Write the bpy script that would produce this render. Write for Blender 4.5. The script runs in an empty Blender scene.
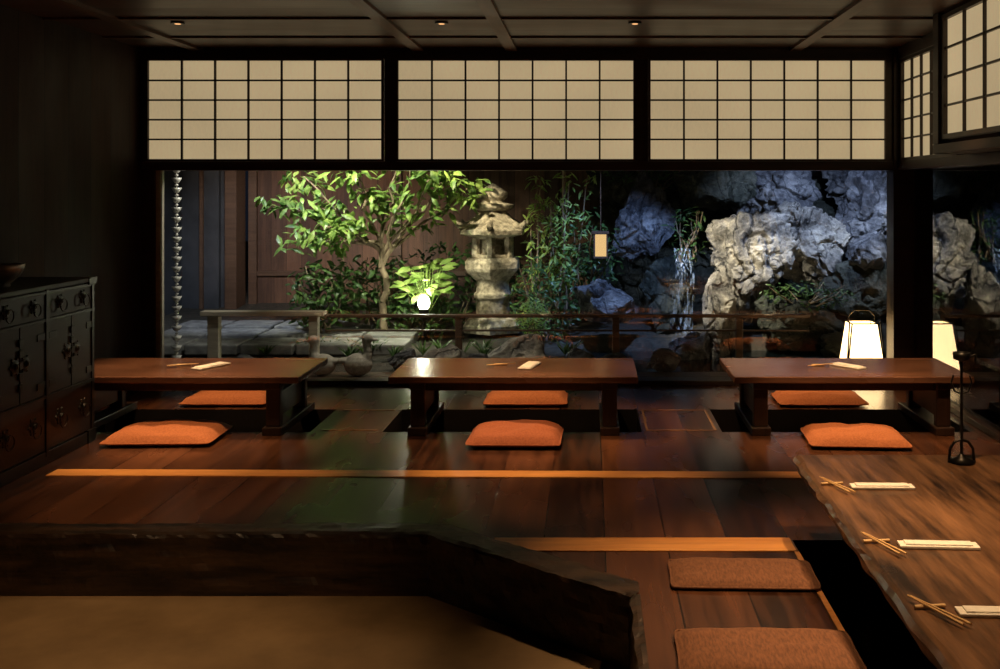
import bpy, bmesh, math, random
from mathutils import Vector, Matrix, noise
random.seed(7)
scene = bpy.context.scene
try:
    scene.view_settings.view_transform = 'Standard'
    scene.view_settings.look = 'None'
except Exception: pass

# ---------------------------------------------------------------- materials
def newmat(name):
    m = bpy.data.materials.new(name); m.use_nodes = True
    nt = m.node_tree; nt.nodes.clear()
    out = nt.nodes.new('ShaderNodeOutputMaterial')
    return m, nt, out
def N(nt, typ, **kw):
    n = nt.nodes.new(typ)
    for k, v in kw.items():
        if k in n.inputs: n.inputs[k].default_value = v
        else: setattr(n, k, v)
    return n
def ramp(nt, fac, stops):
    r = nt.nodes.new('ShaderNodeValToRGB')
    e = r.color_ramp.elements
    while len(e) < len(stops): e.new(0.5)
    for i, (p, c) in enumerate(stops):
        e[i].position = p; e[i].color = (*c, 1)
    nt.links.new(fac, r.inputs[0]); return r.outputs[0]
def math_(nt, op, a, b=None):
    n = nt.nodes.new('ShaderNodeMath'); n.operation = op
    for i, v in enumerate((a, b)):
        if v is None: continue
        if isinstance(v, (int, float)): n.inputs[i].default_value = v
        else: nt.links.new(v, n.inputs[i])
    return n.outputs[0]
def noise_tex(nt, vec, scale, detail=4, rough=.55, stretch=(1,1,1)):
    mp = N(nt, 'ShaderNodeMapping'); mp.inputs['Scale'].default_value = stretch
    nt.links.new(vec, mp.inputs[0])
    n = N(nt, 'ShaderNodeTexNoise', Scale=scale, Detail=detail, Roughness=rough)
    nt.links.new(mp.outputs[0], n.inputs['Vector'])
    return n.outputs[0]
def bump(nt, h, strength, dist=.01):
    b = N(nt, 'ShaderNodeBump', Strength=strength, Distance=dist)
    nt.links.new(h, b.inputs['Height']); return b.outputs[0]

def wood(name, c1, c2, rough=.4, grain=(14,1,14), bumps=.15, board=None, seam=.012, spec=.5, board_axis=0, coat=0, lo=.32, hi=.68, var=.28):
    m, nt, out = newmat(name)
    tc = N(nt, 'ShaderNodeTexCoord'); v = tc.outputs['Object']
    p = N(nt, 'ShaderNodeBsdfPrincipled', Roughness=rough)
    p.inputs['Specular IOR Level'].default_value = spec
    p.inputs['Coat Weight'].default_value = coat
    p.inputs['Coat Roughness'].default_value = .15
    vv = v; rnd = None; mask = None
    if board:
        sx = N(nt, 'ShaderNodeSeparateXYZ'); nt.links.new(v, sx.inputs[0])
        t = math_(nt, 'DIVIDE', sx.outputs[board_axis], board)
        fl = math_(nt, 'FLOOR', t); fr = math_(nt, 'FRACT', t)
        wn = N(nt, 'ShaderNodeTexWhiteNoise', noise_dimensions='1D'); nt.links.new(fl, wn.inputs['W'])
        rnd = wn.outputs['Value']
        d = math_(nt, 'ABSOLUTE', math_(nt, 'SUBTRACT', fr, .5))
        mask = math_(nt, 'GREATER_THAN', d, .5 - seam)
        cb = N(nt, 'ShaderNodeCombineXYZ'); nt.links.new(math_(nt, 'MULTIPLY', rnd, 37.0), cb.inputs[2]); 
        nt.links.new(math_(nt, 'MULTIPLY', rnd, 17.0), cb.inputs[(board_axis+1) % 3])
        add = N(nt, 'ShaderNodeVectorMath', operation='ADD')
        nt.links.new(v, add.inputs[0]); nt.links.new(cb.outputs[0], add.inputs[1]); vv = add.outputs[0]
    g = noise_tex(nt, vv, 2.2, 6, .65, grain)
    g2 = noise_tex(nt, vv, 1.1, 3, .5, tuple(max(1, q*.25) for q in grain))
    mixf = math_(nt, 'ADD', math_(nt, 'MULTIPLY', g, .65), math_(nt, 'MULTIPLY', g2, .35))
    if rnd is not None:
        mixf = math_(nt, 'ADD', mixf, math_(nt, 'MULTIPLY', math_(nt, 'SUBTRACT', rnd, .5), var))
    col = ramp(nt, mixf, [(lo, c1), (hi, c2)])
    hgt = g
    if mask is not None:
        mx = N(nt, 'ShaderNodeMix', data_type='RGBA')
        nt.links.new(mask, mx.inputs['Factor']); nt.links.new(col, mx.inputs[6])
        mx.inputs[7].default_value = (c1[0]*.15, c1[1]*.15, c1[2]*.15, 1)
        col = mx.outputs[2]
        hgt = math_(nt, 'SUBTRACT', g, math_(nt, 'MULTIPLY', mask, 1.5))
    nt.links.new(col, p.inputs['Base Color'])
    rr = N(nt, 'ShaderNodeMapRange'); rr.inputs['To Min'].default_value = rough*.7; rr.inputs['To Max'].default_value = min(1, rough*1.4)
    nt.links.new(g2, rr.inputs[0]); nt.links.new(rr.outputs[0], p.inputs['Roughness'])
    nt.links.new(bump(nt, hgt, bumps, .004), p.inputs['Normal'])
    nt.links.new(p.outputs[0], out.inputs[0]); return m

def noisy(name, c1, c2, scale=6, rough=.7, bumps=.3, dist=.02, metal=0, detail=6, spec=.5, lo=.35, hi=.65, stretch=(1,1,1)):
    m, nt, out = newmat(name)
    tc = N(nt, 'ShaderNodeTexCoord')
    g = noise_tex(nt, tc.outputs['Object'], scale, detail, .6, stretch)
    p = N(nt, 'ShaderNodeBsdfPrincipled', Roughness=rough, Metallic=metal)
    p.inputs['Specular IOR Level'].default_value = spec
    nt.links.new(ramp(nt, g, [(lo, c1), (hi, c2)]), p.inputs['Base Color'])
    nt.links.new(bump(nt, g, bumps, dist), p.inputs['Normal'])
    nt.links.new(p.outputs[0], out.inputs[0]); return m

def rockmat(name, c1, c2, c3):
    m, nt, out = newmat(name)
    tc = N(nt, 'ShaderNodeTexCoord'); v = tc.outputs['Object']
    g = noise_tex(nt, v, 1.8, 8, .62, (1,1,1.6))
    g2 = noise_tex(nt, v, 12, 8, .72)
    g3 = noise_tex(nt, v, 2.0, 4, .5, (1.6,1.6,.8))
    crevice = math_(nt, 'MINIMUM', math_(nt, 'MULTIPLY', math_(nt, 'ABSOLUTE', math_(nt, 'SUBTRACT', g3, .5)), 45), 1.0)
    f = math_(nt, 'ADD', math_(nt, 'MULTIPLY', g, .60), math_(nt, 'MULTIPLY', g2, .40))
    f2 = math_(nt, 'SUBTRACT', f, math_(nt, 'MULTIPLY', math_(nt, 'SUBTRACT', 1.0, crevice), .10))  # shade in the crevices is darkened into the colour
    col = ramp(nt, f2, [(.38, c1), (.49, c2), (.61, c3)])
    p = N(nt, 'ShaderNodeBsdfPrincipled', Roughness=.65)
    nt.links.new(col, p.inputs['Base Color'])
    h = math_(nt, 'ADD', f, math_(nt, 'MULTIPLY', crevice, .10))
    nt.links.new(bump(nt, h, 1.0, .11), p.inputs['Normal'])
    nt.links.new(p.outputs[0], out.inputs[0]); return m

def leafmat(name, c1, c2, trans=.35):
    m, nt, out = newmat(name)
    tc = N(nt, 'ShaderNodeTexCoord')
    g = noise_tex(nt, tc.outputs['Object'], 9, 2, .5)
    col = ramp(nt, g, [(.35, c1), (.65, c2)])
    p = N(nt, 'ShaderNodeBsdfPrincipled', Roughness=.4)
    nt.links.new(col, p.inputs['Base Color'])
    t = N(nt, 'ShaderNodeBsdfTranslucent'); nt.links.new(col, t.inputs[0])
    mx = N(nt, 'ShaderNodeMixShader', Fac=trans)
    nt.links.new(p.outputs[0], mx.inputs[1]); nt.links.new(t.outputs[0], mx.inputs[2])
    nt.links.new(mx.outputs[0], out.inputs[0]); return m

def emit(name, col, s):
    m, nt, out = newmat(name)
    e = N(nt, 'ShaderNodeEmission', Strength=s); e.inputs[0].default_value = (*col, 1)
    nt.links.new(e.outputs[0], out.inputs[0]); return m

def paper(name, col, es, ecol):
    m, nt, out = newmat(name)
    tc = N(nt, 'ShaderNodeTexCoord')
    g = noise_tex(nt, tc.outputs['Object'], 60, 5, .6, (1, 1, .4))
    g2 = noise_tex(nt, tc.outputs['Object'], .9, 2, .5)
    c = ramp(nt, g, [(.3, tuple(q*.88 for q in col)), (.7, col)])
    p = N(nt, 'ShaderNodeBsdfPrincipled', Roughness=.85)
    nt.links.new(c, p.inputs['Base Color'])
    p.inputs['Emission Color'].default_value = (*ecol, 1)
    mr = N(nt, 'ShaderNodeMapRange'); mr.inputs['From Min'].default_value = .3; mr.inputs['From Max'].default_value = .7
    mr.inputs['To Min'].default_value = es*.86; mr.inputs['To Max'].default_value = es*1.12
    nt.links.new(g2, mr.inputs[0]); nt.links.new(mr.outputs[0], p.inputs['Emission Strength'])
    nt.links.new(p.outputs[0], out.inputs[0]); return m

def glassmat(name, boost=1.0):
    m, nt, out = newmat(name)
    fr = N(nt, 'ShaderNodeFresnel', IOR=1.5)
    f2 = math_(nt, 'MINIMUM', math_(nt, 'MULTIPLY', fr.outputs[0], boost), 1.0)
    t = N(nt, 'ShaderNodeBsdfTransparent'); t.inputs[0].default_value = (.96, .98, .97, 1)
    g = N(nt, 'ShaderNodeBsdfGlossy', Roughness=.01)
    mx = N(nt, 'ShaderNodeMixShader')
    nt.links.new(f2, mx.inputs[0]); nt.links.new(t.outputs[0], mx.inputs[1]); nt.links.new(g.outputs[0], mx.inputs[2])
    nt.links.new(mx.outputs[0], out.inputs[0]); return m

FLOOR = wood('floor_boards', (.020,.007,.0035), (.115,.042,.018), .25, (9,.7,9), .28, board=.27, seam=.010, board_axis=0, var=.26)
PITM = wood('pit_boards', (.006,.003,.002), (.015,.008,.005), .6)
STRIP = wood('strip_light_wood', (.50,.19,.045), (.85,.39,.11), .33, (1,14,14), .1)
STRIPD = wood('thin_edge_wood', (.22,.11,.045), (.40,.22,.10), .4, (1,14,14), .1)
DARK = wood('dark_frame_wood', (.014,.007,.004), (.045,.022,.012), .45, (1,1,14))
DARKH = wood('dark_frame_wood_h', (.014,.007,.004), (.05,.024,.013), .4, (1,14,14))
WALLM = wood('dark_wall_boards', (.014,.006,.004), (.036,.016,.009), .65, (8,8,1), .2, board=.3, board_axis=1, spec=.25)
CEILM = wood('ceiling_boards', (.020,.009,.005), (.085,.038,.021), .4, (1,10,10), .2, board=.42, board_axis=1)
BATTEN = wood('ceiling_batten_wood', (.06,.030,.018), (.16,.080,.048), .45, (10,1,10), .1)
TABLE = wood('table_wood', (.045,.019,.011), (.21,.095,.054), .24, (1,14,14), .2)
TLEG = wood('table_leg_wood', (.016,.007,.004), (.05,.022,.012), .4, (12,12,1), .15)
SLAB = wood('counter_slab_wood', (.018,.008,.004), (.27,.13,.058), .30, (9,1.0,9), .8, lo=.38, hi=.69)
KAMA = wood('step_beam_wood', (.005,.0025,.0015), (.10,.050,.024), .42, (.8,7,7), 1.0, lo=.42, hi=.72)
DOMA = noisy('earthen_floor', (.18,.112,.050), (.31,.20,.095), 2.2, .6, .15, .01)
CUSH = noisy('orange_cloth', (.36,.105,.033), (.50,.165,.055), 90, .9, .4, .003)
CUSHR = noisy('russet_cloth', (.25,.065,.022), (.36,.10,.036), 90, .9, .4, .003)
CUSHB = noisy('brown_woven_cloth', (.12,.046,.020), (.22,.088,.038), 120, .9, .5, .003, stretch=(1,.25,1))
IRON = noisy('black_iron', (.010,.009,.008), (.03,.027,.024), 12, .38, .3, .003, metal=.8)
CHESTW = wood('chest_lacquered_wood', (.004,.0025,.002), (.010,.0055,.004), .45, (12,1.2,12), .2, spec=.35)
PAPER = paper('shoji_paper', (.64,.56,.38), .42, (.98,.75,.42))  # weak emission stands in for light coming through the paper
LAMPP = paper('lamp_paper', (.9,.75,.5), 6.0, (1.0,.66,.32))
GLASS = glassmat('window_glass', 1.7)
GLASS2 = glassmat('side_window_glass', 2.0)
FENCE = wood('cedar_fence', (.06,.030,.019), (.18,.092,.056), .7, (12,12,1), .4, board=.19, board_axis=0)
OUTW = noisy('dark_plaster', (.02,.024,.030), (.05,.055,.066), 2, .8, .2)
GROUND = noisy('garden_soil', (.02,.02,.014), (.06,.05,.038), 14, .9, .9, .04)
PAVE = noisy('paving_stone', (.12,.12,.12), (.28,.28,.27), 8, .7, .5, .02)
STONE = noisy('lantern_granite', (.16,.14,.10), (.42,.37,.28), 20, .85, .7, .025, lo=.38, hi=.62)
DSTONE = noisy('carved_stone', (.30,.28,.24), (.50,.47,.41), 30, .75, .3, .01)
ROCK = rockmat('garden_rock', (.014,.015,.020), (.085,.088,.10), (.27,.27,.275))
ROCKW = rockmat('lit_pale_rock', (.025,.025,.026), (.24,.225,.20), (.62,.57,.47))  # paler copy of the rock, with the light on it put into the colour
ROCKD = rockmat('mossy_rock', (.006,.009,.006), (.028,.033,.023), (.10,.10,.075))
WATER, nt, out = newmat('pond_water')
p = N(nt, 'ShaderNodeBsdfPrincipled', Roughness=.06); p.inputs['Base Color'].default_value = (.004,.007,.008,1)
tc = N(nt, 'ShaderNodeTexCoord'); nt.links.new(bump(nt, noise_tex(nt, tc.outputs['Object'], 5, 3), .25, .03), p.inputs['Normal'])
nt.links.new(p.outputs[0], out.inputs[0])
FALL, nt, out = newmat('falling_water')
tc = N(nt, 'ShaderNodeTexCoord'); g = noise_tex(nt, tc.outputs['Object'], 5, 5, .6, (9,9,.5))
p = N(nt, 'ShaderNodeBsdfPrincipled', Roughness=.25); p.inputs['Base Color'].default_value = (.5,.65,.85,1)
t = N(nt, 'ShaderNodeBsdfTransparent'); mx = N(nt, 'ShaderNodeMixShader')
mr = N(nt, 'ShaderNodeMapRange'); mr.inputs['From Min'].default_value=.48; mr.inputs['From Max'].default_value=.70; mr.inputs['To Max'].default_value=.45
nt.links.new(g, mr.inputs[0]); nt.links.new(mr.outputs[0], mx.inputs[0]); nt.links.new(t.outputs[0], mx.inputs[1]); nt.links.new(p.outputs[0], mx.inputs[2]); nt.links.new(mx.outputs[0], out.inputs[0])
LEAF = leafmat('tree_leaf', (.065,.15,.03), (.29,.42,.10))
LEAF2 = leafmat('shrub_leaf', (.025,.070,.02), (.10,.19,.05))
LEAF3 = leafmat('fresh_leaf', (.20,.36,.07), (.46,.60,.18), .45)
BARK = noisy('tree_bark', (.09,.065,.04), (.26,.20,.13), 20, .85, .6, .01, stretch=(1,1,.2))
PALEW = wood('weathered_rail_lit_jamb', (.26,.22,.17), (.50,.44,.34), .6, (1,14,14), .2)
DRAIL = wood('dark_rail', (.05,.027,.017), (.13,.075,.045), .5, (1,14,14), .2)
COPPER = noisy('chain_metal', (.50,.48,.45), (.8,.77,.7), 20, .4, .1, .002, metal=.2)
NAPKIN = noisy('white_napkin', (.76,.72,.64), (.86,.82,.74), 40, .85, .2, .002)
CHOP = wood('chopstick_wood', (.55,.33,.13), (.78,.52,.24), .5)
CERAM = noisy('silver_bowl', (.4,.4,.4), (.6,.6,.58), 8, .25, .05, .002, metal=.6)
BULB = emit('bulb_glow', (1,.50,.20), 1.2)
BULBW = emit('garden_bulb_glow', (1,.92,.72), 14)
LPAPER = emit('hanging_lantern_glow', (1,.62,.26), 1.0)

# ---------------------------------------------------------------- mesh builder
class M:
    def __init__(s): s.v=[]; s.f=[]; s.m=[]; s.mats=[]; s.sm=[]
    def mi(s, mat):
        if mat not in s.mats: s.mats.append(mat)
        return s.mats.index(mat)
    def add(s, vs, fs, mat, smooth=False):
        o=len(s.v); s.v += [tuple(v) for v in vs]; k=s.mi(mat)
        for f in fs: s.f.append([i+o for i in f]); s.m.append(k); s.sm.append(smooth)
    def box(s, x0,x1,y0,y1,z0,z1, mat, rot=0, piv=None):
        vs=[(x,y,z) for x in (x0,x1) for y in (y0,y1) for z in (z0,z1)]
        if rot:
            cx,cy = piv or ((x0+x1)/2,(y0+y1)/2); c,q=math.cos(rot),math.sin(rot)
            vs=[(cx+(x-cx)*c-(y-cy)*q, cy+(x-cx)*q+(y-cy)*c, z) for x,y,z in vs]
        s.add(vs, [(0,1,3,2),(4,6,7,5),(0,4,5,1),(2,3,7,6),(0,2,6,4),(1,5,7,3)], mat)
    def rod(s, p0,p1,r0,r1,mat,n=8,smooth=True):
        p0=Vector(p0);p1=Vector(p1);d=(p1-p0)
        if d.length<1e-6: return
        d.normalize(); a=d.orthogonal().normalized(); b=d.cross(a)
        vs=[];fs=[]
        for p,r in ((p0,r0),(p1,r1)):
            for i in range(n):
                t=2*math.pi*i/n; vs.append(p+a*math.cos(t)*r+b*math.sin(t)*r)
        for i in range(n): fs.append((i,(i+1)%n,n+(i+1)%n,n+i))
        s.add(vs,fs,mat,smooth)
        s.add(vs[:n],[tuple(range(n))[::-1]],mat); s.add(vs[n:],[tuple(range(n))],mat)
    def tube(s, pts, r, mat, n=8):
        for i in range(len(pts)-1):
            ra = r[i] if isinstance(r,(list,tuple)) else r; rb = r[i+1] if isinstance(r,(list,tuple)) else r
            s.rod(pts[i],pts[i+1],ra,rb,mat,n)
    def lathe(s, prof, c, mat, n=24, smooth=True, sq=None, rot=0, axis='z'):
        vs=[];fs=[]
        for r,z in prof:
            for i in range(n):
                t=2*math.pi*i/n+rot
                q=(r*math.cos(t), r*math.sin(t), z)
                if axis=='x': q=(z, r*math.cos(t), r*math.sin(t))
                vs.append((c[0]+q[0], c[1]+q[1], c[2]+q[2]))
        for k in range(len(prof)-1):
            for i in range(n):
                fs.append((k*n+i,k*n+(i+1)%n,(k+1)*n+(i+1)%n,(k+1)*n+i))
        s.add(vs,fs,mat,smooth)
        s.add(vs[:n],[tuple(range(n))[::-1]],mat); s.add(vs[-n:],[tuple(range(n))],mat)
    def ell(s, c, r, mat, n=16):
        prof=[]
        for k in range(n//2+1):
            a=-math.pi/2+math.pi*k/(n//2); prof.append((max(.001,math.cos(a)),math.sin(a)))
        vs=[];fs=[]
        for pr,pz in prof:
            for i in range(n):
                t=2*math.pi*i/n; vs.append((c[0]+pr*math.cos(t)*r[0],c[1]+pr*math.sin(t)*r[1],c[2]+pz*r[2]))
        for k in range(len(prof)-1):
            for i in range(n): fs.append((k*n+i,k*n+(i+1)%n,(k+1)*n+(i+1)%n,(k+1)*n+i))
        s.add(vs,fs,mat,True)
    def leaf(s, p, d, up, L, W, mat):
        d=d.normalized(); side=d.cross(up)
        if side.length<1e-4: side=d.orthogonal()
        side.normalize(); n=side.cross(d)
        vs=[p, p+d*L*.35+side*W*.5-n*L*.03, p+d*L*.7+side*W*.4-n*L*.08, p+d*L-n*L*.2,
            p+d*L*.7-side*W*.4-n*L*.08, p+d*L*.35-side*W*.5-n*L*.03, p+d*L*.4+n*L*.02, p+d*L*.72-n*L*.05]
        s.add(vs,[(0,1,6),(1,2,7,6),(2,3,7),(7,3,4),(6,7,4,5),(0,6,5)],mat)
    def cluster(s, c, r, n, L, W, mat, droop=.3):
        for _ in range(n):
            while True:
                q=Vector((random.uniform(-1,1),random.uniform(-1,1),random.uniform(-1,1)))
                if q.length<=1: break
            p=Vector((c[0]+q.x*r[0],c[1]+q.y*r[1],c[2]+q.z*r[2]))
            a=random.uniform(0,2*math.pi)
            d=Vector((math.cos(a),math.sin(a),random.uniform(-.9,.5)-droop))
            k=random.uniform(.7,1.25)
            s.leaf(p,d,Vector((random.uniform(-.5,.5),random.uniform(-.9,.1),1)),L*k,W*k,mat)
    def obj(s, name, bevel=0, sub=0, parent=None):
        me=bpy.data.meshes.new(name)
        xs=[v[0] for v in s.v]; ys=[v[1] for v in s.v]; zs=[v[2] for v in s.v]
        c=Vector(((min(xs)+max(xs))/2,(min(ys)+max(ys))/2,min(zs)))
        me.from_pydata([(v[0]-c.x,v[1]-c.y,v[2]-c.z) for v in s.v],[],s.f)
        for m in s.mats: me.materials.append(m)
        for i,pl in enumerate(me.polygons): pl.material_index=s.m[i]; pl.use_smooth=s.sm[i]
        me.validate(); me.update()
        o=bpy.data.objects.new(name,me); o.location=c; bpy.context.collection.objects.link(o)
        if bevel:
            b=o.modifiers.new('b','BEVEL'); b.width=bevel; b.segments=2; b.limit_method='ANGLE'
        if sub:
            b=o.modifiers.new('s','SUBSURF'); b.levels=sub; b.render_levels=sub
        if parent: 
            o.parent=parent; o.matrix_parent_inverse=Matrix.Translation(parent.location).inverted()
        return o

def fixnormals(o):
    bm=bmesh.new(); bm.from_mesh(o.data); bmesh.ops.recalc_face_normals(bm,faces=bm.faces); bm.to_mesh(o.data); bm.free()

# ---------------------------------------------------------------- camera
CAMH=1.54
cam=bpy.data.cameras.new('camera'); co=bpy.data.objects.new('camera',cam)
bpy.context.collection.objects.link(co); scene.camera=co
co.location=(0,0,CAMH); co.rotation_euler=(math.radians(90),0,0)
cam.sensor_width=36; cam.lens=36; cam.shift_x=-.09; cam.shift_y=-.1445; cam.clip_end=200

# ---------------------------------------------------------------- room shell
XL,XR,YW=-3.55,2.60,7.9
ZC=2.66; ZB=-.26
pits=[(-3.40,-1.78,6.36,7.02),(-1.32,.33,6.36,7.02),(.84,2.42,6.36,7.02)]
fl=M()
def quad(x0,x1,y0,y1,z=0): fl.add([(x0,y0,z),(x1,y0,z),(x1,y1,z),(x0,y1,z)],[(0,1,2,3)],FLOOR)
quad(XL,XR,4.46,6.36); quad(XL,XR,7.02,8.0)
xs=[XL,-3.40,-1.78,-1.32,.33,.84,2.42,XR]
for i in (0,2,4,6): quad(xs[i],xs[i+1],6.36,7.02)
fl.add([(-.71,4.46,0),(.17,3.756,0),(.17,4.46,0)],[(0,1,2)],FLOOR)
quad(.17,.89,-1.5,4.46); quad(.89,1.75,4.40,4.46); quad(1.75,XR,-1.5,4.46)
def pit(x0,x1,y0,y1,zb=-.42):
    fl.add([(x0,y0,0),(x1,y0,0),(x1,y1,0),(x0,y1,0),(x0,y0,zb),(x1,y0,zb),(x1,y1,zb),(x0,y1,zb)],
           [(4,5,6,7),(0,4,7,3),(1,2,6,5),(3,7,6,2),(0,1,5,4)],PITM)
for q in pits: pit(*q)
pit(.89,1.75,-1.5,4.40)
floor=fl.obj('floor')
lf=M(); lf.box(XL,.2,-1.5,4.5,ZB-.1,ZB,DOMA); lf.obj('floor_earthen')
# step beam (kamachi): squared timber with a hewn surface
path=[(-3.55,4.46),(-.71,4.46),(.17,3.756),(.17,-1.4)]
kb=M()
prof=[(-.12,.002),(-.115,.016),(-.08,.018),(-.04,.018),(.0,.017),(.022,.012),(.026,-.002),(.026,-.03),(.026,-.06),(.028,-.09),(.026,-.12),(.028,-.15),(.026,-.18),(.028,-.21),(.028,-.262)]
P=len(prof)
def offs(i,o):
    pv=Vector(path[i]); ns=[]
    if i==2 and o<0: return Vector((.188, 3.756+(-o-.011)/.781))
    for a,b in ((i-1,i),(i,i+1)):
        if a>=0 and b<len(path):
            t=(Vector(path[b])-Vector(path[a])).normalized(); ns.append(Vector((t.y,-t.x)))
    if len(ns)==1: return pv+ns[0]*o
    n=(ns[0]+ns[1]); n=n/(n.length_squared/2)*1.0
    return pv+n*o
for i in range(3):
    L=(Vector(path[i+1])-Vector(path[i])).length; n=max(2,int(L/.022)); vs=[];fs=[]
    for j in range(n+1):
        t=j/n
        for k,(o,z) in enumerate(prof):
            if i==2 and o<0: a=Vector((.188,3.756)).lerp(Vector((.188,-1.4)),t)
            else: a=offs(i,o).lerp(offs(i+1,o),t)
            w=noise.noise(Vector((a.x*2.5,a.y*2.5,k*.2)))*.008+noise.noise(Vector((a.x*9,a.y*9,z*26)))*.010+noise.noise(Vector((a.x*28,a.y*28,z*60)))*.005
            wz=noise.noise(Vector((a.x*6,a.y*6,k*.7+9)))*.006+noise.noise(Vector((a.x*22,a.y*22,k*.7+9)))*.004
            nn=(offs(i,1)-offs(i,0)).normalized()
            if k>4 and k<P-1: a=a+nn*w
            vs.append((a.x,a.y,z+(wz if 0<k<P-1 else 0)))
    for j in range(n):
        for k in range(P-1): a=j*P+k; fs.append((a,a+1,a+P+1,a+P))
    kb.add(vs,fs,KAMA,False)
o=kb.obj('entrance_step_beam'); fixnormals(o)

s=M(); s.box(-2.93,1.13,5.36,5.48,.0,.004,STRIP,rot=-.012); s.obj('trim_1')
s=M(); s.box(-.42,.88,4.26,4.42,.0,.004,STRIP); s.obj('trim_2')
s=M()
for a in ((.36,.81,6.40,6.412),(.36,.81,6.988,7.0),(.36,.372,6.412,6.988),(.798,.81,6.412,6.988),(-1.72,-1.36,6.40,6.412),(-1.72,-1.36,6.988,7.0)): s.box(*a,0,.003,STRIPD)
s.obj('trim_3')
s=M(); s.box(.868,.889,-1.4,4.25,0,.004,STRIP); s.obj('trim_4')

w=M(); w.box(XL-.12,XL,-1.6,8.02,ZB-.1,ZC,WALLM); w.obj('wall_left')
w=M(); w.box(XL,XR+.3,-1.62,-1.5,ZB-.45,ZC,WALLM); w.obj('wall_rear')
w=M(); w.box(XR,XR+.12,-1.5,4.3,-.45,ZC,WALLM); w.obj('wall_right')
w=M()
w.box(XL,XR,YW,YW+.14,2.555,ZC,DARKH)
w.box(XL,XR,YW-.02,YW+.14,1.695,1.765,DARKH)
for x0,x1 in ((XL,-3.49),(-1.622,-1.525),(.358,.458),(2.335,2.40)):
    w.box(x0,x1,YW-.005,YW+.12,1.765,2.555,DARK)
w.box(XL,-3.44,YW,YW+.12,0,1.695,DARK)
w.box(-3.44,-3.405,YW+.02,YW+.10,.03,1.695,PALEW)  # pale strip paints in the lit edge of the jamb
w.box(2.39,2.60,YW-.03,YW+.16,0,ZC,DARK)
w.box(XL,XR,YW-.02,YW+.14,0,.035,DARKH)
w.obj('wall_front',bevel=.004)
g=M(); g.box(-3.405,2.39,YW+.05,YW+.056,.035,1.695,GLASS); g.obj('window_1')
def shoji(x0,x1,z0,z1,cols,rows,name,tr=lambda x,y,z:(x,y,z),fw=.03):
    m=M()
    def bx(a,b,c,d,e,f,mat):
        n=len(m.v); m.box(a,b,c,d,e,f,mat); m.v[n:]=[tr(*q) for q in m.v[n:]]
    bx(x0,x1,.028,.031,z0,z1,PAPER)
    bx(x0,x0+fw,0,.045,z0,z1,DARK); bx(x1-fw,x1,0,.045,z0,z1,DARK)
    bx(x0+fw,x1-fw,0,.045,z0,z0+fw,DARKH); bx(x0+fw,x1-fw,0,.045,z1-fw,z1,DARKH)
    ix0,ix1,iz0,iz1=x0+fw,x1-fw,z0+fw,z1-fw
    for i in range(1,cols):
        x=ix0+(ix1-ix0)*i/cols; bx(x-.007,x+.007,.008,.027,iz0,iz1,DARK)
    for i in range(1,rows):
        z=iz0+(iz1-iz0)*i/rows; bx(ix0,ix1,.011,.027,z-.0065,z+.0065,DARKH)
    return m.obj(name)
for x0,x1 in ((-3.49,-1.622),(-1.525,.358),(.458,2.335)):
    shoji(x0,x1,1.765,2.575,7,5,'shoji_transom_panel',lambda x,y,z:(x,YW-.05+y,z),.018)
w=M()
w.box(2.42,2.60,4.3,YW-.03,1.70,1.77,DARK); w.box(2.42,2.60,4.3,YW-.03,2.56,ZC,DARK)
w.box(2.42,2.60,6.60,6.70,1.77,2.56,DARK)
w.box(2.20,2.60,4.3,4.36,1.77,2.56,DARK)
w.box(2.20,2.42,4.3,6.42,1.77,1.83,DARK)
w.box(2.20,2.29,6.32,6.42,1.83,ZC,DARK); 
w.box(2.29,2.60,6.36,6.42,1.83,ZC,DARK)
w.box(2.50,2.60,5.98,6.08,0,1.70,DARK)
w.box(2.50,2.60,4.3,YW-.03,0,.04,DARKH)
w.box(2.50,2.60,4.30,4.40,0,1.70,DARK)
w.obj('trim_5',bevel=.004)
tr=lambda x,y,z:(2.43+y,x,z)
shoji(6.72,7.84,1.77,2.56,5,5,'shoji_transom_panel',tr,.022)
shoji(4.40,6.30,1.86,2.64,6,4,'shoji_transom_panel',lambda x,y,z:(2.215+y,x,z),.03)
g=M(); g.box(2.545,2.551,4.4,5.98,.04,1.70,GLASS2); g.box(2.545,2.551,6.08,YW-.03,.04,1.70,GLASS2); g.obj('window_2')
c=M(); c.box(XL-.12,XR+.3,-1.6,8.05,ZC,ZC+.1,CEILM)
for x in (-3.1,-1.36,-.62,1.62): c.box(x-.045,x+.045,-1.5,7.9,ZC-.022,ZC,BATTEN)
for y in (6.5,7.3,5.4,4.2,3,1.8,.6): c.box(XL,XR,y-.015,y+.015,ZC-.014,ZC,BATTEN)
c.obj('ceiling')

# ---------------------------------------------------------------- low tables
def low_table(x0,x1,y0=6.24,y1=6.95,zt=.373):
    m=M()
    m.box(x0,x1,y0,y1,zt-.042,zt,TABLE)
    m.box(x0+.14,x1-.14,y0+.07,y0+.10,zt-.10,zt-.042,TLEG)
    m.box(x0+.14,x1-.14,y1-.10,y1-.07,zt-.10,zt-.042,TLEG)
    for xa in (x0+.13,x1-.22):
        for ya in (y0+.05,y1-.11):
            m.box(xa,xa+.09,ya+.0,ya+.06,.05,zt-.042,TLEG)
        m.box(xa-.005,xa+.095,y0+.03,y1-.03,zt-.085,zt-.042,TLEG)
        m.box(xa+.02,xa+.07,y0+.11,y1-.11,.10,zt-.12,TLEG)
        m.box(xa-.015,xa+.105,y0+.02,y1+.09,0.0,.05,TLEG)
    return m.obj('low_table',bevel=.006)
low_table(-3.42,-1.82); low_table(-1.26,.30); low_table(.90,2.40)

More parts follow.
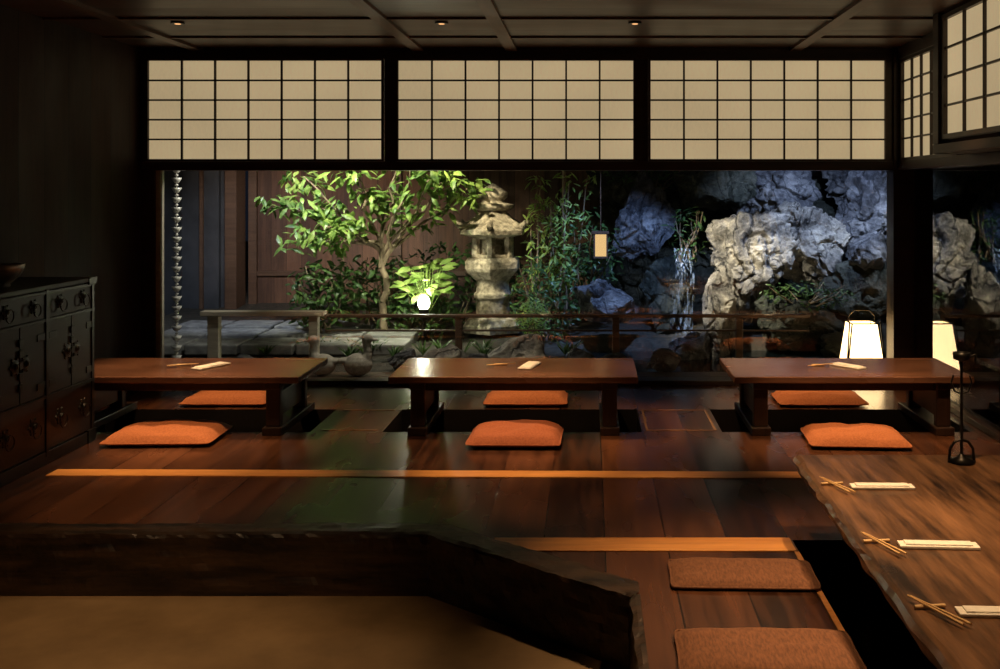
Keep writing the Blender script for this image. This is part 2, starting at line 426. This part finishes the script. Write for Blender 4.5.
# cushions
def cushion(cx,cy,w,d,h,rot,mat,z0=0,name='zabuton_cushion'):
    m=M(); n=20; vs=[];fs=[]
    sd=random.random()*50
    for side in (0,1):
        for j in range(n+1):
            for i in range(n+1):
                a=-1+2*i/n; b=-1+2*j/n
                x=a*w/2*(1-.02*(1-b*b)-.04*(abs(b)**8)); y=b*d/2*(1-.02*(1-a*a)-.04*(abs(a)**8))
                e=max(0,(1-a**4)*(1-b**4))**.5
                wr=noise.noise(Vector((a*2.5+sd,b*2.5,0)))*.18*e
                rim=.30
                z=h*(rim+(1-rim)*e+wr) if side==0 else h*rim*(1-e)
                c,s=math.cos(rot),math.sin(rot)
                vs.append((cx+x*c-y*s,cy+x*s+y*c,z0+max(0.001,z if side==0 else z*.9)))
    K=(n+1)*(n+1)
    for j in range(n):
        for i in range(n):
            a=j*(n+1)+i; fs.append((a,a+1,a+n+2,a+n+1)); fs.append((K+a,K+a+n+1,K+a+n+2,K+a+1))
    m.add(vs,fs,mat,True)
    ring=[]
    for i in range(n+1): ring.append(i)
    for j in range(1,n+1): ring.append(j*(n+1)+n)
    for i in range(n-1,-1,-1): ring.append(n*(n+1)+i)
    for j in range(n-1,-1,-1): ring.append(j*(n+1))
    m.tube([vs[k] for k in ring],.005,mat,5)
    return m.obj(name)
cushion(-2.61,6.19,.66,.46,.085,.03,CUSH)
cushion(-.455,6.14,.57,.46,.10,-.02,CUSHR)
cushion(1.62,6.13,.60,.46,.08,-.06,CUSH)
cushion(-2.61,7.28,.62,.42,.08,0,CUSH)
cushion(-.46,7.26,.60,.40,.09,0,CUSH)
cushion(1.66,7.26,.64,.40,.08,0,CUSH)
cushion(.605,3.98,.58,.29,.040,-.03,CUSHB)
cushion(.585,3.30,.60,.33,.045,-.02,CUSHB)

# ---------------------------------------------------------------- counter slab table
m=M(); vs=[];fs=[]; ny=80
def edge(y): return .90+.02*(y-2.5)/2+noise.noise(Vector((y*2.2,0,3)))*.02+noise.noise(Vector((y*9,0,1)))*.008
for j in range(ny+1):
    y=.3+(4.49-.3)*j/ny; e=edge(y)
    sec=[(e+.015,.351),(e+.0,.343),(e-.012,.325),(e+.006,.295),(e+.02,.262),(2.25,.262),(2.25,.351)]
    for k,(x,z) in enumerate(sec):
        vs.append((x+(noise.noise(Vector((y*7,k*3,0)))*.014 if 0<k<5 else 0),y,z))
S=7
for j in range(ny):
    for k in range(S):
        a=j*S+k; b=j*S+(k+1)%S; fs.append((a,b,b+S,a+S))
fs.append(tuple(range(S))); fs.append(tuple(ny*S+k for k in range(S))[::-1])
m.add(vs,fs,SLAB)
for y0 in (1.0,4.1): m.box(1.85,2.15,y0,y0+.16,0,.262,TLEG)
for y0 in (1.0,4.1): m.box(1.15,1.30,y0,y0+.16,-.42,.262,TLEG)
o=m.obj('counter_table'); fixnormals(o)

def setting(x,y,z,rot=0.0,nx_=.30,ny_=.055,chrot=0.35,cl=.21):
    m=M(); m.box(x,x+nx_,y-ny_/2,y+ny_/2,z,z+.010,NAPKIN,rot=rot); m.box(x+.02,x+nx_-.02,y-ny_/2+.008,y+ny_/2-.006,z+.010,z+.015,NAPKIN,rot=rot)
    m.obj('folded_napkin',bevel=.003)
    c=M()
    for dx,a in ((-.065,chrot),(-.050,chrot+.08)):
        L=cl; d=Vector((-math.sin(a),math.cos(a),0)); p=Vector((x+dx,y,z+.012))
        c.rod(p-d*L/2,p+d*L/2+Vector((0,0,.003)),.004,.0025,CHOP,6)
    c.rod((x-.11,y+.035,z+.006),(x-.02,y+.045,z+.006),.006,.006,CHOP,6)
    c.obj('chopsticks')
setting(1.04,3.99,.352,-.02,.25)
setting(1.03,3.33,.352,-.06,.26)
setting(1.03,2.80,.352,-.04,.27,.055,.45)
setting(-2.63,6.60,.374,1.1,.26,.09,-1.2,.18)
setting(-.53,6.62,.374,1.35,.26,.09,-1.3,.18)
setting(1.58,6.60,.374,-.9,.24,.08,-1.2,.18)

# iron candle stand on counter
m=M(); bx,by,bz=1.62,4.36,.352
m.lathe([(.05,0),(.055,.01),(.02,.025),(.008,.04)],(bx,by,bz),IRON)
m.rod((bx,by,bz+.03),(bx,by,bz+.44),.007,.006,IRON)
for s_ in (-1,1):
    m.tube([(bx,by,bz+.30),(bx+s_*.03,by,bz+.31),(bx+s_*.045,by,bz+.35),(bx+s_*.035,by,bz+.38)],.004,IRON,6)
    m.tube([(bx+s_*.055,by,bz),(bx+s_*.05,by,bz+.06),(bx+s_*.03,by,bz+.09),(bx,by,bz+.10)],.006,IRON,6)
m.lathe([(.008,0),(.035,.012),(.038,.04),(.03,.04),(.02,.015)],(bx,by,bz+.44),IRON)
m.tube([(bx+.035,by,bz+.46),(bx+.06,by,bz+.47),(bx+.06,by,bz+.43)],.004,IRON,6)
m.obj('iron_candle_stand')

# ---------------------------------------------------------------- chest
m=M(); fx=-3.05; y0,y1=4.55,6.16; cx0=XL+.025
m.box(cx0,fx-.02,y0,y1,.04,.98,CHESTW); m.box(cx0,fx+.006,y0-.01,y1+.006,.98,1.005,CHESTW)
m.box(cx0,fx,y0,y1,0,.07,CHESTW)
ys=[4.55,5.09,5.62,6.16]
for a,b in zip(ys[:-1],ys[1:]):
    for za,zb in ((.08,.37),(.39,.80),(.82,.97)):
        if za==.39:
            m.box(fx-.02,fx-.004,a+.015,(a+b)/2-.004,za,zb,CHESTW); m.box(fx-.02,fx-.004,(a+b)/2+.004,b-.015,za,zb,CHESTW)
        else: m.box(fx-.02,fx-.004,a+.015,b-.015,za,zb,CHESTW)
def rosette(y,z,r):
    m.lathe([(r,0),(r*.95,.006),(r*.5,.008),(r*.35,.018),(r*.1,.022)],(fx-.004,y,z),IRON,n=10,smooth=False,axis='x')
    for i in range(6):
        t=i*math.pi/3; m.lathe([(r*.28,0),(r*.2,.006)],(fx-.004,y+r*1.05*math.cos(t),z+r*1.05*math.sin(t)),IRON,n=8,axis='x')
def ring(y,z,r):
    pts=[(fx+.02,y+r*math.cos(t),z-r*.6+r*math.sin(t)) for t in [i*2*math.pi/16 for i in range(17)]]
    m.tube(pts,.0045,IRON,6)
for a,b in zip(ys[:-1],ys[1:]):
    c_=(a+b)/2
    for yy in (c_-.13,c_+.13): rosette(yy,.90,.033); ring(yy,.90,.035); rosette(yy,.24,.04); ring(yy,.24,.04)
    rosette(c_-.05,.6,.04); rosette(c_+.05,.6,.04)
    for zz in (.45,.72):
        for yy in (a+.02,b-.10): m.box(fx-.004,fx+.001,yy,yy+.08,zz-.02,zz+.02,IRON)
    for k in range(5): m.box(fx-.004,fx+.006,c_-.018,c_+.018,.46+k*.06,.50+k*.06,IRON,)
for yy in (4.56,5.075,5.605,6.12):
    m.box(fx-.006,fx+.003,yy,yy+.03,.04,.98,IRON)
for zz in (.37,.80,.955): m.box(fx-.006,fx+.002,y0,y1,zz,zz+.018,IRON)
m.box(fx-.05,fx+.010,y1-.09,y1+.010,.965,1.009,IRON); m.box(fx-.05,fx+.006,y1-.09,y1+.006,.0,.08,IRON)
m.obj('iron_bound_chest',bevel=.003)
m=M(); m.lathe([(.045,0),(.05,.012),(.045,.02),(.085,.05),(.115,.10),(.12,.125),(.113,.125),(.08,.06),(.03,.035),(.001,.03)],(-3.24,5.5,1.006),CERAM,n=32); m.obj('metal_bowl')

# ---------------------------------------------------------------- paper floor lamp on the veranda
def andon(x,y,z):
    e=M()
    b,t,h0,h1=.155,.105,.06,.45
    vs=[(x+sx*b,y+sy*b,z+h0) for sx,sy in ((-1,-1),(1,-1),(1,1),(-1,1))]+[(x+sx*t,y+sy*t,z+h1) for sx,sy in ((-1,-1),(1,-1),(1,1),(-1,1))]
    e.add(vs,[(0,1,5,4),(1,2,6,5),(2,3,7,6),(3,0,4,7)],LAMPP)
    for i in range(4):
        a=Vector(vs[i]);c=Vector(vs[i+4]); d=(a-c)*.14
        e.rod(a+d,c,.007,.006,IRON,6); e.rod(vs[i],vs[(i+1)%4],.006,.006,IRON,6); e.rod(vs[i+4],vs[4+(i+1)%4],.006,.006,IRON,6)
    e.tube([(x-t,y,z+h1),(x-t*1.05,y,z+h1+.05),(x-t*.6,y,z+h1+.10),(x+t*.6,y,z+h1+.10),(x+t*1.05,y,z+h1+.05),(x+t,y,z+h1)],.006,IRON,6)
    for q in (0,1): e.tube([(x+(-1)**q*(b+.01),y-b,z),(x+(-1)**q*(t+.02),y-t,z+h1+.02)],.006,IRON,6)
    e.box(x-.17,x+.17,y-.17,y+.17,z,z+.012,IRON)
    return e.obj('paper_floor_lamp')
andon(2.24,8.25,.0)

# ---------------------------------------------------------------- garden
m=M(); n=70; vs=[];fs=[]
for j in range(n+1):
    for i in range(n+1):
        x=-9+20*i/n; y=8.48+12*j/n
        z=-.03+max(0,(y-9))*.045+noise.noise(Vector((x*1.3,y*1.3,0)))*.05*(1 if y>8.6 else 0)
        if 0<x<2.4 and 8.5<y<9.9: z=-.16
        vs.append((x,y,z))
for j in range(n):
    for i in range(n): a=j*(n+1)+i; fs.append((a,a+1,a+n+2,a+n+1))
vs2=[(2.62,-1.5,-.05),(11,-1.5,-.05),(11,8.49,-.03),(2.62,8.49,-.03)]
m.add(vs,fs,GROUND,True); m.add(vs2,[(0,1,2,3)],GROUND); m.obj('ground_garden')
m=M(); m.box(-.1,2.5,8.5,10,-.1,-.06,WATER); m.obj('pond_water')
m=M()
for k in range(4): m.box(-3.6,3.4,8.05+k*.105,8.05+k*.105+.098,-.04,.0,DRAIL)
m.obj('veranda_deck')
m=M()
for i in range(5):
    for j in range(3):
        x=-4.3+i*.52; y=9.3+j*.5; m.box(x,x+.49,y,y+.47,0.0,.10+j*.02,PAVE)
m.obj('stone_paving',bevel=.015)
m=M(); m.box(-4.25,1.6,12.5,12.56,0,2.6,FENCE)
for x in (-4.2,-2.4,-.45,1.5): m.box(x-.05,x+.05,12.44,12.5,0,2.6,DRAIL)
for z in (.5,2.2): m.box(-4.25,1.6,12.46,12.5,z-.03,z+.03,DRAIL)
m.obj('wooden_fence')
m=M(); m.box(-8,-4.4,12.2,12.4,-.1,3,OUTW); m.box(-4.42,-4.28,12.1,12.42,0,3,DRAIL); m.box(-5.0,-4.5,12.12,12.2,.1,2.1,OUTW); m.box(-4.72,-4.68,12.08,12.2,.1,2.1,DRAIL)
m.box(-5.1,-4.95,8.1,12.2,-.1,3,OUTW)
m.obj('neighbouring_wall')
m=M(); m.box(1.7,11,13.2,13.4,-.1,4,OUTW); m.obj('garden_back_wall')
m=M(); m.box(-3.46,-2.36,8.86,8.98,.42,.462,PALEW); m.box(-3.40,-3.30,8.88,8.96,0,.42,PALEW); m.box(-2.50,-2.42,8.88,8.96,0,.42,PALEW)
m.box(-2.36,1.95,8.88,8.95,.405,.432,DRAIL)
for x in (-1.2,.20,1.3): m.box(x,x+.06,8.89,8.94,-.12,.405,DRAIL)
m.box(-2.36,1.95,8.9,8.93,.28,.295,DRAIL)
m.obj('garden_railing',bevel=.005)
# rain chain
m=M(); x,y=-3.555,8.6
z=2.5
m.rod((x,y,.05),(x,y,2.5),.004,.004,COPPER,6)
while z>.12:
    m.lathe([(.014,0),(.026,.012),(.044,.045),(.038,.045),(.012,.012)],(x,y,z-.05),COPPER,n=12); 
    m.lathe([(.008,0),(.018,.010),(.008,.020)],(x,y,z-.078),COPPER,n=8)
    z-=.085
m.lathe([(.02,0),(.09,.01),(.13,.07),(.12,.07),(.05,.02)],(x,y,-.02),STONE,n=16)
m.obj('rain_chain')
m=M(); m.box(-5,3.6,8.05,9.1,2.62,2.7,DRAIL)
for i in range(12): m.box(-4.6+i*.7,-4.54+i*.7,8.05,9.1,2.54,2.62,DRAIL)
m.obj('roof_eaves')
# stone lantern
def lantern(x,y,z,k):
    m=M(); R=math.pi/6
    def L(pr,n=6,mat=STONE,sm=False,rot=R): m.lathe([(r*k,h*k) for r,h in pr],(x,y,z),mat,n=n,smooth=sm,rot=rot)
    L([(.34,0),(.35,.08),(.30,.14),(.22,.16)])
    L([(.19,.16),(.185,.18),(.175,.32),(.185,.35),(.205,.37),(.205,.41),(.18,.43),(.175,.53),(.19,.56)],n=20,sm=True)
    L([(.18,.55),(.22,.57),(.31,.66),(.325,.69),(.325,.76),(.29,.80)])
    L([(.24,.80),(.24,.835),(.15,.84),(.15,1.0),(.23,1.0),(.23,1.03)])
    for i in range(6):
        t=i*math.pi/3+R; m.rod((x+.20*k*math.cos(t),y+.20*k*math.sin(t),z+.80*k),(x+.20*k*math.cos(t),y+.20*k*math.sin(t),z+1.03*k),.05*k,.05*k,STONE,6,False)
    L([(.24,1.02),(.38,1.05),(.39,1.10),(.33,1.14),(.25,1.20),(.18,1.28),(.14,1.31)])
    for i in range(6):
        t=i*math.pi/3+R; c,s_=math.cos(t),math.sin(t)
        m.tube([(x+c*.22*k,y+s_*.22*k,z+1.20*k),(x+c*.34*k,y+s_*.34*k,z+1.13*k),(x+c*.40*k,y+s_*.40*k,z+1.15*k),(x+c*.42*k,y+s_*.42*k,z+1.20*k)],[.03*k,.035*k,.035*k,.015*k],STONE,8)
    L([(.15,1.30),(.22,1.33),(.23,1.37),(.13,1.39),(.12,1.41),(.16,1.45),(.16,1.50),(.09,1.55),(.005,1.60)],n=20,sm=True)
    return m.obj('stone_lantern',bevel=.006*k)
lantern(-1.02,10.5,.06,.97)
# hanging lantern
m=M(); x,y,z=.11,10.3,.86
m.box(x-.06,x+.06,y-.06,y+.06,z,z+.22,LPAPER)
for sx in (-1,1):
    for sy in (-1,1): m.box(x+sx*.065-.008,x+sx*.065+.008,y+sy*.065-.008,y+sy*.065+.008,z-.02,z+.24,DRAIL)
m.box(x-.085,x+.085,y-.085,y+.085,z+.23,z+.255,DRAIL); m.box(x-.075,x+.075,y-.075,y+.075,z-.02,z,DRAIL)
m.rod((x,y,z+.25),(x,y,z+1.7),.004,.004,DRAIL,6); m.box(x-.4,x+.05,y-.03,y+.03,z+1.7,z+1.75,DRAIL)
m.rod((x-.38,y+.1,0),(x-.38,y,z+1.75),.02,.016,BARK,8)
m.obj('hanging_lantern')

def boulder(c,r,seed,mat,name='garden_rock',sub=6,cuts=24,amp=.24):
    rnd=random.Random(seed)
    bm=bmesh.new(); bmesh.ops.create_icosphere(bm,subdivisions=sub,radius=1)
    pl=[]
    for _ in range(cuts):
        n=Vector((rnd.gauss(0,1),rnd.gauss(0,1),rnd.gauss(0,.8))).normalized(); pl.append((n,rnd.uniform(.48,.86)))
    off=Vector((seed*3.1,seed*1.7,seed*.9))
    for v in bm.verts:
        p=v.co.copy()
        p*=1+.35*noise.noise(p*1.3+off)
        for n,d in pl:
            k=p.dot(n)-d
            if k>0: p-=n*k*.98
        q=Vector((p.x*r[0],p.y*r[1],p.z*r[2]))*3.0+off
        rid=1-abs(noise.noise(q*.8))*2
        cr=min(1,abs(noise.noise(q*1.0+Vector((5,2,8))))*10)
        cr2=min(1,abs(noise.noise(q*2.1+Vector((1,7,3))))*7)
        dd=amp*(rid-.5)*.35+amp*.42*noise.fractal(q*2.2,.95,2.1,7)-(1-cr)*amp*.5-(1-cr2)*amp*.16
        p+=v.co*dd
        v.co=Vector((p.x*r[0],p.y*r[1],p.z*r[2]))
    me=bpy.data.meshes.new(name); bm.to_mesh(me); bm.free(); me.materials.append(mat)
    o=bpy.data.objects.new(name,me); o.location=c; bpy.context.collection.objects.link(o)
    return o
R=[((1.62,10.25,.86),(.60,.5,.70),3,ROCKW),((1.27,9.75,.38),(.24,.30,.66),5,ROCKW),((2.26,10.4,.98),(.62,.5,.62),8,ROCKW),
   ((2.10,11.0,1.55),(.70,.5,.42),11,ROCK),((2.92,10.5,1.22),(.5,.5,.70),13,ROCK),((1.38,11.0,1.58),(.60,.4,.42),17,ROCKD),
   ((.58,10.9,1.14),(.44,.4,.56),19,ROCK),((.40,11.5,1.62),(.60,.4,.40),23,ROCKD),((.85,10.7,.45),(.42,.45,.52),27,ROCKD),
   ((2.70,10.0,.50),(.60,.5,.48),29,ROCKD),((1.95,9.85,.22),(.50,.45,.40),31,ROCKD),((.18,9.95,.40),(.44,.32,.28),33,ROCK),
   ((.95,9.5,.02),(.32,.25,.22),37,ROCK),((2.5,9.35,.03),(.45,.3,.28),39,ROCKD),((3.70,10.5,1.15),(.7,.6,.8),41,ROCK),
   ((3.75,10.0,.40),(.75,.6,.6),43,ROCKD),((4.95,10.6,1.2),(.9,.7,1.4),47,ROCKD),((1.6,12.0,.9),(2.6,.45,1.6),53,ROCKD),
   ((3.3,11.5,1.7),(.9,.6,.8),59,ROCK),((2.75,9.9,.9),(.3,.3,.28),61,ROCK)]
for c_,r_,s_,m_ in R: boulder(c_,r_,s_,m_)
boulder((3.64,9.15,.25),(.30,.28,.42),71,ROCKD)
lantern(3.64,9.15,.58,.40)
for i,(x,y,r_) in enumerate([(-1.62,8.66,.13),(-1.25,8.68,.20),(-.60,8.70,.28),(-.95,8.64,.12),(-.12,8.66,.15),(.2,8.64,.12),(-3.0,8.72,.10),(.65,8.62,.14)]):
    boulder((x,y,.06),(r_*1.2,r_*.7,r_*.75),50+i,ROCKW if i in(1,2) else ROCK,'edging_stone',4,10)
# waterfall
m=M(); vs=[];fs=[]
for j in range(30):
    t=j/29; z=.95-t*.98; y=10.15-.35*t-.05*math.sin(t*6)
    for i in range(9):
        x=.93+(i/8-.5)*(.16+.10*t)+.02*math.sin(t*7); vs.append((x,y+.04*noise.noise(Vector((i*1.3,t*6,0))),z))
for j in range(29):
    for i in range(8): a=j*9+i; fs.append((a,a+1,a+10,a+9))
m.add(vs,fs,FALL,True); m.obj('waterfall')

def duck(x,y,z,k,f):
    m=M(); D=DSTONE
    m.ell((x,y,z+.085*k),(.11*k,.08*k,.088*k),D)
    m.ell((x-f*.10*k,y,z+.115*k),(.06*k,.04*k,.026*k),D)
    m.tube([(x+f*.05*k,y,z+.10*k),(x+f*.075*k,y,z+.18*k),(x+f*.06*k,y,z+.26*k)],[.052*k,.034*k,.030*k],D,12)
    m.ell((x+f*.07*k,y,z+.28*k),(.045*k,.036*k,.038*k),D)
    m.ell((x+f*.12*k,y,z+.272*k),(.036*k,.018*k,.010*k),D)
    o=m.obj('stone_duck'); rm=o.modifiers.new('r','REMESH'); rm.mode='VOXEL'; rm.voxel_size=.007*k; rm.use_smooth_shade=True
    sm=o.modifiers.new('s','SMOOTH'); sm.iterations=5
duck(-1.92,8.28,.001,1.1,1); duck(-2.22,8.30,.001,1.05,-1)

# tree
def branch(m,p0,p1,r0,r1,n=6,wob=.05):
    p0=Vector(p0);p1=Vector(p1); pts=[];rs=[]
    for i in range(n+1):
        t=i/n; q=p0.lerp(p1,t)
        if 0<i<n: q+=Vector((random.uniform(-wob,wob),random.uniform(-wob,wob),random.uniform(-wob,wob)*.5))
        pts.append(q);rs.append(r0+(r1-r0)*t)
    m.tube(pts,rs,BARK,8); return pts
m=M(); Y=10.1
b=branch(m,(-2.05,Y,.05),(-2.10,Y,1.0),.040,.030,8,.03)
ends=[(-2.75,.0,1.38),(-3.15,.1,1.40),(-2.35,-.2,1.75),(-1.95,.1,1.95),(-1.5,0,1.62),(-1.25,.1,1.56),(-2.55,-.3,1.18),(-2.95,.2,1.68),(-1.45,-.3,1.76),(-2.2,.3,1.5),(-1.75,-.35,1.8),(-2.9,-.1,1.05)]
for ex,ey,ez in ends:
    e=Vector((ex,Y+ey,ez)); pts=branch(m,(-2.10,Y,random.uniform(.75,1.05)),e,.020,.007)
    for q in pts[3:]:
        m.cluster(q,(.17,.17,.11),8,.14,.055,LEAF)
    m.cluster(e,(.25,.25,.14),32,.15,.058,LEAF)
m.obj('broadleaf_tree')
def shrub(name,c,r,n,L,W,mat,stems=8,droop=.1):
    m=M()
    for _ in range(stems):
        branch(m,(c[0]+random.uniform(-.1,.1),c[1],c[2]-r[2]),(c[0]+random.uniform(-.8,.8)*r[0],c[1]+random.uniform(-.8,.8)*r[1],c[2]+random.uniform(.0,.8)*r[2]),.012,.004,4,.03)
    m.cluster(c,r,n,L,W,mat,droop); return m.obj(name)
shrub('garden_shrub',(-2.65,9.95,.50),(.38,.3,.38),380,.10,.045,LEAF2)
shrub('garden_shrub',(-2.2,10.4,.50),(.5,.35,.42),400,.10,.04,LEAF2)
shrub('garden_shrub',(-1.75,10.3,.28),(.45,.3,.25),350,.09,.04,LEAF2)
shrub('garden_shrub',(-.45,10.2,.42),(.40,.35,.45),500,.08,.03,LEAF2)
shrub('garden_shrub',(-.1,10.6,.8),(.45,.4,.6),560,.09,.03,LEAF2)
shrub('garden_shrub',(.75,11.2,1.75),(.6,.4,.25),300,.09,.03,LEAF2)
shrub('garden_shrub',(2.1,9.7,.52),(.50,.25,.14),260,.06,.02,LEAF2)
shrub('garden_shrub',(1.0,10.3,1.1),(.22,.2,.3),140,.08,.025,LEAF2)
shrub('garden_shrub',(-1.5,11.2,.5),(.9,.4,.5),600,.10,.04,LEAF2)
shrub('round_fern_bush',(-.56,9.9,.28),(.17,.17,.20),500,.05,.015,LEAF3,4,-.5)
m=M()
for i in range(60):
    a=random.uniform(0,6.28); t=random.uniform(.2,1.1); h=random.uniform(.40,.72)
    p0=Vector((-1.62,10.0,.30)); p1=Vector((-1.62+math.cos(a)*.2*t,10.0+math.sin(a)*.2*t,h+.10))
    m.rod(p0,p1,.004,.003,LEAF3,5)
    m.leaf(p1,Vector((math.cos(a),math.sin(a),random.uniform(-.3,.7))),Vector((0,-.5,1)),random.uniform(.13,.20),.085,LEAF3)
m.obj('garden_leafy_plant')
m=M()
for i in range(9):
    x=-.46+random.uniform(-.18,.25); y=10.4+random.uniform(-.2,.2); h=random.uniform(1.2,1.9)
    pts=branch(m,(x,y,.1),(x+random.uniform(-.12,.2),y,h),.010,.005,8,.01)
    for q in pts[3:]: m.cluster(q,(.10,.10,.08),9,.11,.026,LEAF3)
m.obj('bamboo_plant')
m=M()
for k in range(5):
    x=3.1+k*.08; y=9.1+random.uniform(-.2,.2); pts=branch(m,(x,y,0),(x+.06,y,random.uniform(.3,.8)),.010,.005,6,.03)
    for q in pts[2:]: m.cluster(q,(.12,.12,.1),12,.12,.03,LEAF2)
m.obj('garden_shrub')
m=M()
for i in range(26):
    x=random.uniform(-3,.3); y=random.uniform(9.05,9.6)
    for k in range(14):
        a=random.uniform(0,6.28); m.leaf(Vector((x,y,.0)),Vector((math.cos(a)*.7,math.sin(a)*.7,1)),Vector((-math.cos(a),-math.sin(a),.3)),random.uniform(.10,.2),.02,LEAF2)
m.obj('ground_cover_plants')

# ---------------------------------------------------------------- lights
def spot(loc,tgt,e,ang,col,blend=.6,rad=.05,parent=None,name='spot'):
    L=bpy.data.lights.new(name,'SPOT'); L.energy=e; L.spot_size=math.radians(ang); L.spot_blend=blend; L.color=col; L.shadow_soft_size=rad
    o=bpy.data.objects.new(name,L); o.location=loc
    o.rotation_euler=(Vector(tgt)-Vector(loc)).to_track_quat('-Z','Y').to_euler(); bpy.context.collection.objects.link(o)
    if parent: o.parent=parent; o.matrix_parent_inverse=Matrix.Translation(parent.location).inverted()
    return o
WARM=(1,.62,.31)
def can(x,y,tgt,e,ang,col=WARM,blend=.7):
    m=M(); m.lathe([(.045,0),(.045,.008),(.035,.012)],(x,y,ZC-.012),IRON,n=20); m.lathe([(.020,0),(.020,.002)],(x,y,ZC-.014),BULB,n=16)
    o=m.obj('ceiling_spotlight'); spot((x,y,ZC-.05),tgt,e,ang,col,blend=blend,parent=o,name='spot_beam')
can(-2.75,6.67,(-2.5,6.55,0),270,50)
can(-.99,6.67,(-.5,6.5,0),270,50)
can(.30,6.67,(1.4,6.55,0),260,52)
for x in (-2.5,-.46,1.60): can(x,5.75,(x,5.95,0),140,38)  # cans from here on are out of view, extras added for bounce
can(1.95,5.2,(1.8,6.7,.2),180,44)
can(1.35,3.9,(1.25,3.8,0),210,56)
can(1.2,2.9,(1.2,3.0,0),140,56)
can(.4,4.5,(.6,3.9,0),130,46)
can(-1.8,3.0,(-1.9,3.3,-.2),150,62)
can(-2.2,4.9,(-2.2,5.3,0),130,42)
can(-.3,4.9,(-.2,5.4,0),120,42)
COOL=(.50,.63,1); WHT=(1,.82,.54); GRN=(1,.95,.70)
def gspot(loc,tgt,e,ang,col,blend=.6):
    m=M(); d=(Vector(tgt)-Vector(loc)).normalized(); L=Vector(loc)
    m.rod(L-d*.16,L-d*.02,.04,.05,IRON,14); m.rod(L-d*.1,L-d*.1+Vector((0,0,.12)),.01,.01,IRON,6)
    o=m.obj('garden_spotlight'); spot(loc,tgt,e,ang,col,blend,parent=o,name='spot_beam')
gspot((-2.4,9.0,2.45),(-2.1,10.1,1.2),360,74,GRN)
gspot((-1.5,8.95,2.45),(-1.0,10.5,.95),400,32,WHT,.8)
gspot((.75,8.8,2.45),(1.45,10.0,.60),600,42,(1,.86,.66),.9)
gspot((2.3,9.0,2.45),(2.3,10.6,1.1),280,70,COOL)
gspot((.3,9.0,2.45),(.3,10.2,.6),300,60,(.32,.50,1))
gspot((-3.2,9.05,2.45),(-3.6,11.5,.3),240,70,(.8,.85,1))
gspot((-2.4,8.5,2.45),(-3.55,8.6,1.2),110,60,(1,.95,.85))  # lamp added to brighten the rain chain
gspot((3.3,8.7,2.45),(3.6,9.9,.8),150,75,(.75,.82,1))
gspot((-3.0,9.1,2.45),(-3.3,12.5,1.4),240,60,(1,.7,.5))
gspot((-1.5,8.15,2.45),(-1.6,8.42,0),100,76,(1,.85,.66))  # lamp added to brighten the ducks and edging stones
m=M(); m.lathe([(.04,0),(.05,.03),(.05,.09),(.045,.10)],(-1.62,9.75,.28),IRON,n=14); m.rod((-1.62,9.75,-.03),(-1.62,9.75,.28),.015,.015,IRON,8); m.ell((-1.62,9.75,.44),(.06,.06,.08),BULBW)
o=m.obj('garden_ground_lamp')
L=bpy.data.lights.new('bulb','POINT'); L.energy=16; L.color=(1,.93,.7); L.shadow_soft_size=.05
l=bpy.data.objects.new('bulb',L); l.location=(-1.62,9.70,.60); bpy.context.collection.objects.link(l); l.parent=o; l.matrix_parent_inverse=Matrix.Translation(o.location).inverted()

wd=bpy.data.worlds.new('world'); scene.world=wd; wd.use_nodes=True
wd.node_tree.nodes['Background'].inputs[0].default_value=(.25,.35,.6,1); wd.node_tree.nodes['Background'].inputs[1].default_value=.02
